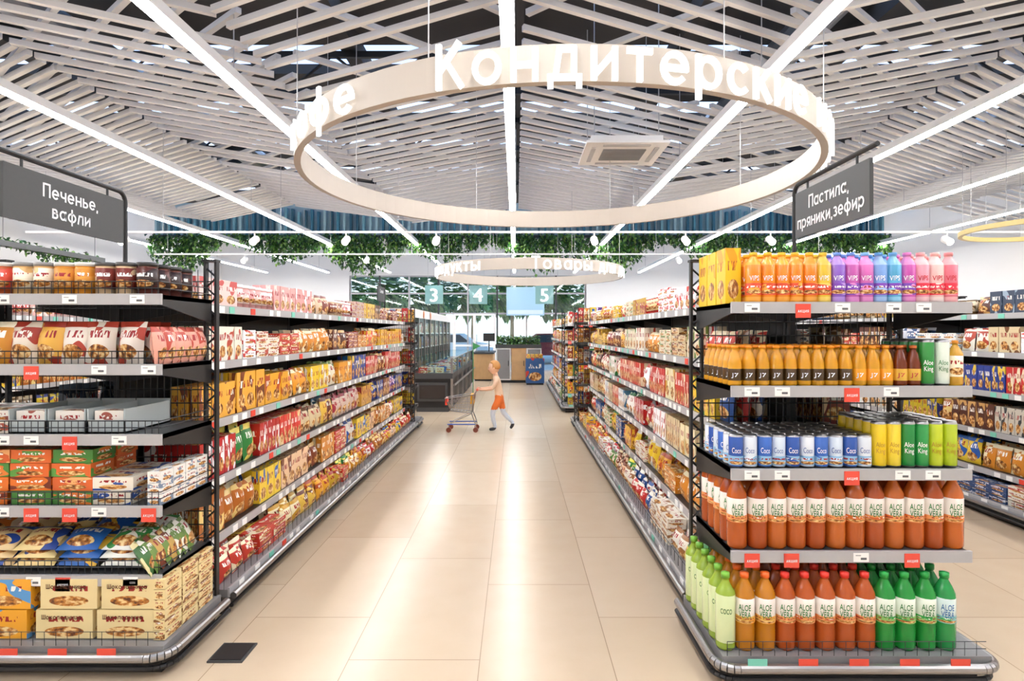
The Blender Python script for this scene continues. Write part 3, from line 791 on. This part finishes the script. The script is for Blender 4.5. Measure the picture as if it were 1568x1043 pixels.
# ---- left endcap
mb = MB(); x = LX0+.05
jc = [('#8a3a20', '#4a4644', '#e8dcc8'), ('#c0562a', '#cfcac4', '#d84830'), ('#e0b070', '#8a8682', '#f4e8d0'), ('#e0902a', '#d8d4cc', '#e8a040'), ('#d8b890', '#4a4644', '#7a2c20'), ('#5a2a20', '#2a2624', '#34201c'), ('#d8a060', '#cfcac0', '#2c1c1a')]
k = 0
while x < LX1-.03:
    c = jc[(k//2) % 7]
    for r in range(4): mb.add(JAR, (x, LYF+.06+r*.095, LL[0]+.001), 0, 0, (1, 1, 1.05), (H(c[0]), H(c[1]), H(c[2])))
    x += .093; k += 1
mb.build('snack_jars')
mb = MB(); k = 0; x = LX0+.06
bcs = P('#c8862a #f4e0b0', '#2e2320 #c08040', '#d89028 #fff0d0', '#efe0cc #b03a28', '#e9b24a #a03020', '#f2e6d8 #b8402c', '#f0e4d4 #b8402c', '#f2e6d8 #b8402c')
while x < LX1-.1:
    c = bcs[min(k, 7)]
    for r in range(3): mb.add(BAG, (x+random.uniform(-.01, .01), LYF+.07+r*.1, LL[1]+.001), random.uniform(-.2, .2), -.14, (.135, .09, .195), c)
    x += .118; k += 1
for k in range(6): mb.add(BAG, (LX1-.035, LYF+.05+k*.07, LL[1]+.001), math.pi/2+.15, -.1, (.12, .06, .17), P('#e4a08c #b8402c')[0])
mb.build('snack_bags')
mb = MB(); x = LX0+.1; k = 0
GR = H('#b4bcbc')
while x < LX1-.1:
    if k < 2:
        mb.box(x-.085, x+.085, LYF+.04, LYF+.36, LL[2], LL[2]+.05, 'pack', H('#e8dcc8'), H('#b8543c')); mb.box(x-.08, x+.08, LYF+.06, LYF+.36, LL[2]+.052, LL[2]+.1, 'pack', H('#efe6da'), H('#8a4030'))
    else:
        x0, x1, a, c_ = x-.085, x+.085, LYF+.03, LYF+.38; z = LL[2]+.001
        mb.box(x0, x1, a, c_, z, z+.008, 'plastic', GR); mb.box(x0, x0+.006, a, c_, z, z+.11, 'plastic', GR); mb.box(x1-.006, x1, a, c_, z, z+.11, 'plastic', GR)
        mb.box(x0, x1, a, a+.006, z, z+.06, 'plastic', GR); mb.box(x0, x1, c_-.006, c_, z, z+.12, 'plastic', GR); mb.box(x0+.01, x1-.01, a+.1, a+.105, z, z+.085, 'plastic', H('#e8e8e4'))
        if k < 5: mb.box(x0+.02, x1-.02, a+.02, a+.09, z+.01, z+.1, 'pack', H('#efe6da'), H('#a05040'))
    x += .178; k += 1
mb.build('storage_trays')
mb = MB(); x = LX0+.1
oc = P('#d9622a #f2b070', '#4a8a3a #e07a30', '#e2711f #7a2c18', '#e06a2a #5c9a40', '#f0e6d4 #2a4f9a', '#f2ead8 #2a4f9a'); k = 0
while x < LX1-.06:
    c = oc[min(k, 5)]
    for q in range(4 if k < 4 else 2):
        for r in range(2): mb.add(BOX, (x+random.uniform(-.01, .01), LYF+.1+r*.16, LL[3]+.001+q*.062), random.uniform(-.04, .04), 0, (.18, .15, .06), random.choice(oc[:4]) if k < 4 else c)
    x += .187; k += 1
for q in range(3):
    for r in range(4): mb.add(BOX, (LX1-.04, LYF+.06+r*.1, LL[3]+.001+q*.05), math.pi/2, 0, (.095, .06, .048), P('#f0ece4 #7a8aa0')[0])
mb.build('cookie_boxes')
def lying(mb, x, y, z, w, c, rz=0, rx=-1.15, h=.1, l=.15): mb.add(BAG, (x, y, z), rz, rx, (w, h*.6, l), c)
mb = MB(); x = LX0+.11; k = 0
wc = P('#f2d8b8 #d87a30', '#e8c890 #2a4a9a', '#f0d490 #2f4a94', '#2a64b0 #f4c040', '#f4f2e6 #3a8a44', '#f4f2e6 #3a8a44')
while x < LX1-.08:
    c = wc[min(k, 5)]
    for q in range(3):
        for r in range(2): lying(mb, x+random.uniform(-.01, .01), LYF+.03+r*.18, LL[4]+.03+q*.035, .185, c, random.uniform(-.06, .06))
    x += .19; k += 1
for r in range(8): mb.add(BAG, (LX1-.05, LYF+.04+r*.045, LL[4]+.001), math.pi/2+.3, -.5, (.15, .05, .17), random.choice(P('#3a6a30 #e8d8a0', '#c8a050 #703018', '#6a8a3a #f4f0e0')))
mb.build('wafer_packages')
mb = MB(); CH = P('#ead49c #8a5a2c')[0]
TX = s_text('Шоколадница', .02, 0, .13, 'tag')
for k, x in enumerate((-2.55, -2.29, -2.0, -1.73)):
    c = CH if k > 1 else (P('#f0a82a #5a9ad0')[0] if k == 1 else P('#3a7ab0 #e8c040')[0])
    for q in range(2 if k != 0 else 1):
        for r in range(3):
            yy = 2.6+r*.14; mb.add(BOX, (x+q*.02, yy+.065, .138+q*.135), 0 if k > 1 else random.uniform(-.03, .03), 0, (.25, .125, .13), c if k < 2 or r else (CH[0], CH[0]))
        if k > 1: mb.add(TX, (x+q*.02-.01, 2.6-.002, .138+q*.135+.09), cols=(H('#5a2a10'),)); mb.add(TX, (x+q*.02-.01, 2.6-.0015, .138+q*.135+.0905), cols=(H('#5a2a10'),))
for q in range(6):
    for r in range(3): mb.add(BOX, (-1.575, 2.66+r*.14, .138+q*.045), math.pi/2, 0, (.13, .05, .042), CH)
mb.build('chocolate_biscuit_boxes')

# ------------------------------------------------------------------ category signs
def cat_sign(xc, f, yn, yf, text, far=False):
    e = empty('hanging_category_sign'); mb = MB()
    mb.box(xc-.008, xc+.008, yn, yf-.03, 1.975, 2.205, 'darkgrey')
    rr = .05; pts = [(xc, yn-.04, 2.25), (xc, yf-rr, 2.25)]
    for k in range(6):
        w = k/5*math.pi/2; pts.append((xc, yf-rr+rr*math.sin(w), 2.25-rr+rr*math.cos(w)))
    pts.append((xc, yf, 1.8)); mb.path(pts, .011, 'black', 8)
    for y in (yn+.1, yf-.14): mb.tube((xc, y, 2.25), (xc, y, 2.2), .006, 'black')
    for i, l in enumerate(text.split('\n')):
        t = s_text(l, .062, .001, .14, 'signtext')
        wd = t.V[:, 0].max()-t.V[:, 0].min()
        if wd > .57: t.V = t.V*np.array([.57/wd, 1, 1])
        mb.add(t, (xc+f*.0095, (yn+yf)/2-.01, 2.105-i*.088), math.pi/2 if f > 0 else -math.pi/2)
        mb.add(t, (xc-f*.0095, (yn+yf)/2-.01, 2.105-i*.088), -math.pi/2 if f > 0 else math.pi/2)
    mb.build('sign_panel', e)
cat_sign(-2.12, 1, 2.42, 3.19, 'Печенье,\nвафли')
cat_sign(1.44, -1, 2.38, 3.04, 'Пастила,\nпряники,зефир')
cat_sign(-2.12, 1, 9.0, 9.5, 'Снеки')

# ------------------------------------------------------------------ refrigeration and far zone
e = empty('chest_freezer_counter'); mb = MB()
mb.box(-1.9, -1.22, 11, 16.4, .08, .62, 'black'); mb.box(-1.94, -1.18, 10.97, 16.43, .62, .72, 'darkgrey')
mb.box(-1.86, -1.26, 11, 16.4, 0, .08, 'darkgrey')
mb.box(-1.84, -1.28, 10.965, 10.985, .2, .55, 'darkgrey'); mb.box(-1.8, -1.32, 10.955, 10.967, .25, .5, 'clear', H('#3a3432'))
mb.box(-1.2, -1.19, 11, 16.4, .72, .98, 'glass'); mb.box(-1.9, -1.2, 11, 11.01, .72, .98, 'glass')
for y in np.arange(11, 16.5, 1.08): mb.box(-1.22, -1.18, y-.02, y+.02, .1, 1.0, 'chrome')
mb.box(-1.92, -1.18, 11, 16.4, .98, 1.0, 'glass'); mb.tube((-1.18, 11, 1.0), (-1.18, 16.4, 1.0), .012, 'chrome'); mb.tube((-1.15, 11, .5), (-1.15, 16.4, .5), .02, 'chrome')
mb.build('counter_body', e)
mb = MB()
for k in range(60): mb.add(BOX, (random.uniform(-1.8, -1.3), 11.1+k*.086, .72), random.uniform(-.3, .3), 0, (.16, .07, .1), random.choice(pal_cool+pal_cream))
mb.build('frozen_food_packages')
e = empty('upright_glass_freezer'); mb = MB()
mb.box(-2.75, -2.15, 11.2, 17.6, 0, 1.95, 'rail'); mb.box(-2.14, -1.98, 11.2, 17.6, 1.78, 1.95, 'white'); mb.box(-2.14, -1.98, 11.2, 17.6, 0, .3, 'darkgrey')
for y in np.arange(11.2, 17.7, .8):
    mb.box(-2.14, -1.97, y-.03, y+.03, .3, 1.78, 'chrome')
for y in np.arange(11.2, 17.4, .8):
    mb.box(-1.99, -1.98, y+.03, y+.77, .3, 1.78, 'glass')
    mb.tube((-1.95, y+.12, .9), (-1.95, y+.12, 1.4), .012, 'chrome')
    for z in (.35, .75, 1.15, 1.45): mb.box(-2.14, -2.0, y+.05, y+.75, z, z+.02, 'white')
mb.box(-2.75, -2.0, 11.18, 11.2, 0, 1.95, 'rail')
for y in (12.6, 13.6): mb.tube((-1.975, y, 1.86), (-1.97, y, 1.86), .08, 'plastic', 20, H('#f08a2a'))
mb.build('freezer_cabinet', e)
mb = MB()
for y in np.arange(11.3, 17.4, .1):
    for z in (.372, .772, 1.172, 1.472): mb.add(BOX, (-2.07, y, z), math.pi/2, 0, (.09, .1, random.uniform(.15, .24)), random.choice(pal_cool+pal_cream+pal_green))
mb.build('frozen_food_packages')
for s_, x in (('3', -2.72), ('4', -1.25), ('5', .95)):
    e = empty('checkout_number_sign'); mb = MB()
    tt = t_text(s_, .62, 0, 'letter', extrude=.02)
    for dx in (-.015, 0, .015): mb.add(tt, (x+dx, 19.5, 2.5))
    mb.box(x-.3, x+.3, 19.53, 19.55, 2.42, 3.04, 'clear', H('#7fa7a4'))
    for k in (-.2, .2): mb.tube((x+k, 19.54, 3.04), (x+k, 19.54, 5.3), .005, 'rail', 4)
    mb.build('number_panel', e)
mb = MB(); mb.box(-.35, 1.05, 21.7, 21.74, 2.1, 3.15, 'clear', H('#a9cfe4')); mb.box(-.3, 1.0, 21.69, 21.7, 2.15, 2.3, 'clear', H('#d8e8f0'))
for x in (-.2, .9): mb.tube((x, 21.72, 3.15), (x, 21.72, 5.3), .005, 'rail', 4)
mb.build('hanging_banner')
e = empty('planter_counter'); mb = MB()
mb.box(-.6, .75, 17.2, 17.7, 1.02, 1.12, 'darkgrey')
for k in range(3):
    x = -.58+k*.45
    if k == 1:
        mb.box(x, x+.43, 17.22, 17.7, .08, 1.02, 'wood'); mb.box(x+.03, x+.4, 17.2, 17.22, .12, .98, 'wood'); mb.tube((x+.36, 17.18, .5), (x+.36, 17.18, .65), .01, 'black')
    else: mb.box(x, x+.43, 17.22, 17.7, .08, 1.02, 'white'); mb.box(x+.03, x+.4, 17.2, 17.22, .12, .98, 'grey'); mb.tube((x+.36, 17.18, .5), (x+.36, 17.18, .65), .01, 'black')
mb.box(-.56, .72, 17.26, 17.66, 0, .08, 'black')
mb.build('counter_body', e)
mb = MB()
for _ in range(1200): mb.add(LEAF, (random.uniform(-.56, .7), random.uniform(17.24, 17.66), random.uniform(1.12, 1.36)), random.uniform(0, 6.28), random.uniform(-1.5, 1), (.07,)*3, (random.choice(greens),))
mb.build('box_hedge', e)
for x in (-3.6, -.95, 2.6):
    e = empty('checkout_counter'); mb = MB()
    mb.box(x-.35, x+.25, 17.9, 19.6, .05, .82, 'wood'); mb.box(x-.38, x+.28, 17.87, 19.63, .82, .87, 'darkgrey'); mb.box(x-.3, x+.0, 18.1, 19.4, .87, .885, 'black')
    mb.box(x-.3, x+.2, 17.95, 19.55, 0, .05, 'black'); mb.tube((x+.1, 18.6, .87), (x+.1, 18.6, 1.25), .02, 'black'); mb.box(x-.08, x+.28, 18.55, 18.58, 1.2, 1.45, 'black')
    mb.build('desk_body', e)
e = empty('promo_display_stand'); mb = MB()
mb.box(.28, .8, 16.55, 16.95, .05, .75, 'pack', H('#2a5a94'), H('#c83a2a')); mb.box(.3, .78, 16.57, 16.93, 0, .05, 'black')
for k in range(4): mb.box(.3+k*.12, .4+k*.12, 16.6, 16.9, .75, .86, 'pack', H('#e8c040'), H('#c83a2a'))
mb.build('stand_body', e)
# outdoors
plane_obj('ground_outside', -30, 30, 22.2, 60, -.2, -.1, simple('asphalt', H('#b4b4ae'), .9))
mb = MB()
for k in range(12):
    x = -17+k*2.4; y = 33+random.uniform(-2, 3); mb.tube((x, y, -.1), (x, y, 2.6), .14, 'wood', 8, r1=.08)
    for _ in range(750):
        a, bb, r = random.uniform(0, 6.28), random.uniform(-1.4, 1.4), random.uniform(.5, 1.9)
        mb.add(LEAF, (x+r*math.cos(a)*math.cos(bb), y+r*math.sin(a)*math.cos(bb), 4.1+r*.95*math.sin(bb)), a, bb, (.5,)*3, (random.choice([H('#7fa45a'), H('#94b864'), H('#5f8a42'), H('#acc67c'), H('#4a743a')]),))
mb.build('street_trees')
def car(mb, x, y, col):
    prof = [(-2.1, .35), (-2.15, .7), (-1.9, .85), (-1.2, .95), (-.6, 1.4), (.8, 1.42), (1.4, 1.0), (2.0, .92), (2.1, .6), (2.05, .35)]
    V = [(x+a, y, z) for a, z in prof]+[(x+a, y+1.7, z) for a, z in prof]; n = len(prof)
    mb.poly(V, [tuple(range(n)), tuple(range(n, 2*n))[::-1]]+[(k, n+k, n+(k+1) % n, (k+1) % n) for k in range(n)], 'plastic', col)
    mb.poly([(x-1.05, y-.01, .98), (x-.55, y-.01, 1.34), (x+.72, y-.01, 1.36), (x+1.2, y-.01, 1.0)], [(0, 1, 2, 3), (3, 2, 1, 0)], 'plastic', H('#30383e'))
    for a in (-1.35, 1.3):
        for q in (y-.03, y+1.6): mb.tube((x+a, q, .25), (x+a, q+.15, .25), .34, 'black', 18)
mb = MB(); car(mb, -3.4, 28, H('#e8e8e8')); mb.build('parked_car')
mb = MB(); car(mb, 1.6, 28.5, H('#8a3030')); mb.build('parked_car')

mb = MB()
mb.box(-1.4, -1.24, 2.66, 2.82, 0, .008, 'darkgrey'); mb.box(-1.39, -1.25, 2.67, 2.81, .008, .011, 'black')
mb.build('floor_socket_cover')

# ------------------------------------------------------------------ shopping cart
e = empty('childrens_shopping_cart'); mb = MB(); CY = 8.9
yl, yr = CY-.15, CY+.15
top = [(-1.06, yl+.03, .50), (-.62, yl, .56), (-.62, yr, .56), (-1.06, yr-.03, .50)]
bot = [(-.98, yl+.06, .32), (-.66, yl+.03, .28), (-.66, yr-.03, .28), (-.98, yr-.06, .32)]
for q in (top, bot): mb.path(q+[q[0]], .007, 'chrome', 6)
def lerp(a, b_, t): return tuple(a[i]*(1-t)+b_[i]*t for i in range(3))
for i in range(4):
    a0, a1, b0, b1 = top[i], top[(i+1) % 4], bot[i], bot[(i+1) % 4]
    for k in range(9): t = k/8; mb.tube(lerp(a0, a1, t), lerp(b0, b1, t), .003, 'chrome', 4)
    for k in (.33, .66): mb.tube(lerp(a0, b0, k), lerp(a1, b1, k), .003, 'chrome', 4)
for k in range(7): t = k/6; mb.tube(lerp(bot[0], bot[1], t), lerp(bot[3], bot[2], t), .003, 'chrome', 4)
mb.tube((-.58, yl, .63), (-.58, yr, .63), .013, 'plastic', 10, H('#e8402a'))
for y in (yl, yr):
    mb.path([(-.58, y, .63), (-.64, y, .54), (-.66, y, .28), (-.6, y, .12)], .008, 'chrome', 6)
    mb.path([(-.6, y, .12), (-1.02, y, .12)], .009, 'plastic', 6, H('#3a58a8')); mb.tube((-.66, y, .28), (-.98, y+(.05 if y < CY else -.05), .13), .006, 'chrome')
    for x in (-.6, -1.0):
        mb.tube((x, y, .12), (x, y, .05), .008, 'chrome'); mb.tube((x, y-.012, .038), (x, y+.012, .038), .038, 'plastic', 16, H('#7a3a28'))
mb.box(-.68, -.63, yl+.02, yr-.02, .42, .56, 'plastic', H('#f0b020')); mb.box(-1.06, -1.03, yl+.05, yr-.05, .4, .5, 'plastic', H('#e8402a'))
mb.tube((-.66, yr, .3), (-.66, yr, 1.34), .006, 'plastic', 6, H('#3a8a50')); mb.poly([(-.66, yr, 1.33), (-.54, yr, 1.28), (-.66, yr, 1.22)], [(0, 1, 2), (2, 1, 0)], 'plastic', H('#3a8a50'))
mb.build('cart_frame', e)

# ------------------------------------------------------------------ child
def make_child(ox, oy):
    e = empty('child')
    skinm = simple('child_skin', H('#e8b896'), .5, noise=.03); shirt = simple('child_tshirt', H('#eccbab'), .8, noise=.05); shorts = simple('child_shorts', H('#ec7a34'), .8, noise=.05)
    shoe = simple('child_shoes', H('#2c2a2e'), .6); hair = simple('child_hair', H('#c98d4c'), .6, noise=.2, scale=60); eye = simple('child_eyes', H('#3a2a20'), .3); lip = simple('child_lips', H('#c0685c'), .5)
    trousers = simple('child_leggings', H('#d5dde8'), .8, noise=.05)
    V = []; E = []; R = []
    def ad(p, r, par=None):
        V.append((p[0]+ox, p[1]+oy, p[2])); R.append(r if isinstance(r, tuple) else (r, r)); i = len(V)-1
        if par is not None: E.append((par, i))
        return i
    pel = ad((0, 0, .50), (.085, .075)); wa = ad((-.01, 0, .60), (.075, .066), pel); ch = ad((-.03, 0, .70), (.085, .07), wa); up = ad((-.045, 0, .79), (.07, .055), ch)
    nk = ad((-.055, 0, .84), .034, up); hd = ad((-.07, 0, .90), .045, nk)
    for s_, leg in ((-1, [(-.01, .46, .062), (-.07, .36, .052), (-.10, .27, .040), (-.09, .17, .036), (-.06, .07, .026), (-.075, .04, .03), (-.155, .028, .022)]),
                    (1, [(.01, .46, .062), (.04, .36, .052), (.06, .27, .040), (.13, .19, .036), (.20, .12, .026), (.205, .085, .03), (.165, .025, .022)])):
        p = pel
        for x, z, r in leg: p = ad((x, s_*.055, z), r, p)
        p = up
        for x, y, z, r in ((-.04, .085, .785, .036), (-.04, .125, .76, .034), (-.07, .135, .70, .030), (-.10, .135, .65, .026), (-.18, .125, .635, .022), (-.27, .11, .63, .017), (-.30, .108, .632, .019)):
            p = ad((x, s_*y, z), r, p)
    me = bpy.data.meshes.new('body'); me.from_pydata(V, E, []); ob = bpy.data.objects.new('body', me); sc.collection.objects.link(ob)
    md = ob.modifiers.new('Skin', 'SKIN'); sv = me.skin_vertices[0].data
    for i, r in enumerate(R): sv[i].radius = r; sv[i].use_root = (i == 0)
    ob.modifiers.new('Sub', 'SUBSURF').levels = 2
    ob.modifiers['Sub'].render_levels = 2
    dg = bpy.context.evaluated_depsgraph_get(); nm = bpy.data.meshes.new_from_object(ob.evaluated_get(dg))
    bpy.data.objects.remove(ob); ob = bpy.data.objects.new('body', nm); sc.collection.objects.link(ob); ob.parent = e
    nm.materials.clear()
    for m in (skinm, shirt, shorts, shoe, trousers): nm.materials.append(m)
    for p in nm.polygons:
        c = p.center; x, z = c.x-ox, c.z; k = 0; p.use_smooth = True
        if z < .062 or (x > .15 and z < .1): k = 3
        elif z < .33: k = 4
        elif z < .54 and x > -.14: k = 2
        elif z < .83 and x > -.11: k = 1
        p.material_index = k
    import bmesh
    def blob(name, c, s, mat, fn=None, seg=24):
        m = bpy.data.meshes.new(name); bm = bmesh.new(); bmesh.ops.create_uvsphere(bm, u_segments=seg, v_segments=seg//2+4, radius=1)
        for v in bm.verts:
            if fn: v.co = fn(v.co.copy())
            v.co = Vector((v.co.x*s[0]+c[0]+ox, v.co.y*s[1]+c[1]+oy, v.co.z*s[2]+c[2]))
        bm.to_mesh(m); bm.free(); m.materials.append(mat)
        for p in m.polygons: p.use_smooth = True
        o = bpy.data.objects.new(name, m); sc.collection.objects.link(o); o.parent = e; return o
    hc = (-.085, 0, .955)
    def hf(v):
        if v.z < 0: v.y *= 1-.3*v.z*v.z; v.x *= 1-.12*v.z*v.z
        if v.x < -.8: v.x = -.8-(abs(v.x)-.8)*.6
        d = (v-Vector((-1, 0, -.2))).length
        if d < .35: v.x -= .22*(1-d/.35)
        return v
    blob('head', hc, (.085, .073, .098), skinm, hf)
    def hair_fn(v):
        if v.z < -.2: v.z = -.2-(abs(v.z)-.2)*.5
        if v.x < -.3 and v.z < .45: v.x = -.3
        return v
    blob('hair', (hc[0]+.012, 0, hc[2]+.018), (.09, .08, .098), hair, hair_fn)
    for s_ in (-1, 1):
        blob('eye', (hc[0]-.07, s_*.028, hc[2]+.0), (.008, .01, .008), eye, seg=10); blob('ear', (hc[0]+.005, s_*.075, hc[2]-.01), (.014, .008, .022), skinm, seg=10)
    blob('mouth', (hc[0]-.073, 0, hc[2]-.047), (.006, .018, .005), lip, seg=10)
    fb = MB()
    for s_ in (-1, 1):
        for k, ln in enumerate((.9, 1.0, .95, .8)):
            y = oy+s_*.108+(k-1.5)*.011
            pts = [(ox-.30, y, .642), (ox-.325, y, .65), (ox-.345*1, y, .642), (ox-.35, y, .625), (ox-.338, y, .612)]
            fb.path([(p[0]+.0, p[1], p[2]) for p in pts], .0055*ln, 'plastic', 6, H('#e8b896'))
        y = oy+s_*.108-s_*.024
        fb.path([(ox-.30, y+s_*.01, .63), (ox-.318, y, .615), (ox-.335, y, .612)], .006, 'plastic', 6, H('#e8b896'))
    fb.build('fingers', e)
make_child(-.25, 8.9)

# ------------------------------------------------------------------ world + lights
w = bpy.data.worlds.new('sky'); sc.world = w; w.use_nodes = True; nt = w.node_tree
bg = nt.nodes['Background']; tc = nt.nodes.new('ShaderNodeTexCoord'); sp = nt.nodes.new('ShaderNodeSeparateXYZ'); cr = nt.nodes.new('ShaderNodeValToRGB')
nt.links.new(tc.outputs['Generated'], sp.inputs[0]); nt.links.new(sp.outputs[2], cr.inputs[0]); nt.links.new(cr.outputs[0], bg.inputs[0])
cr.color_ramp.elements[0].color = (.9, .95, 1, 1); cr.color_ramp.elements[1].color = (.25, .5, 1, 1); cr.color_ramp.elements[1].position = .6
bg.inputs[1].default_value = 1.7

cam = bpy.data.cameras.new('camera'); co = bpy.data.objects.new('camera', cam); sc.collection.objects.link(co)
co.location = (0, 0, 1.5); co.rotation_euler = (math.pi/2, 0, 0)
cam.sensor_width = 36; cam.lens = 900/1568*36; cam.shift_x = -.0038; cam.shift_y = -.0086; cam.clip_start = .05
sc.camera = co
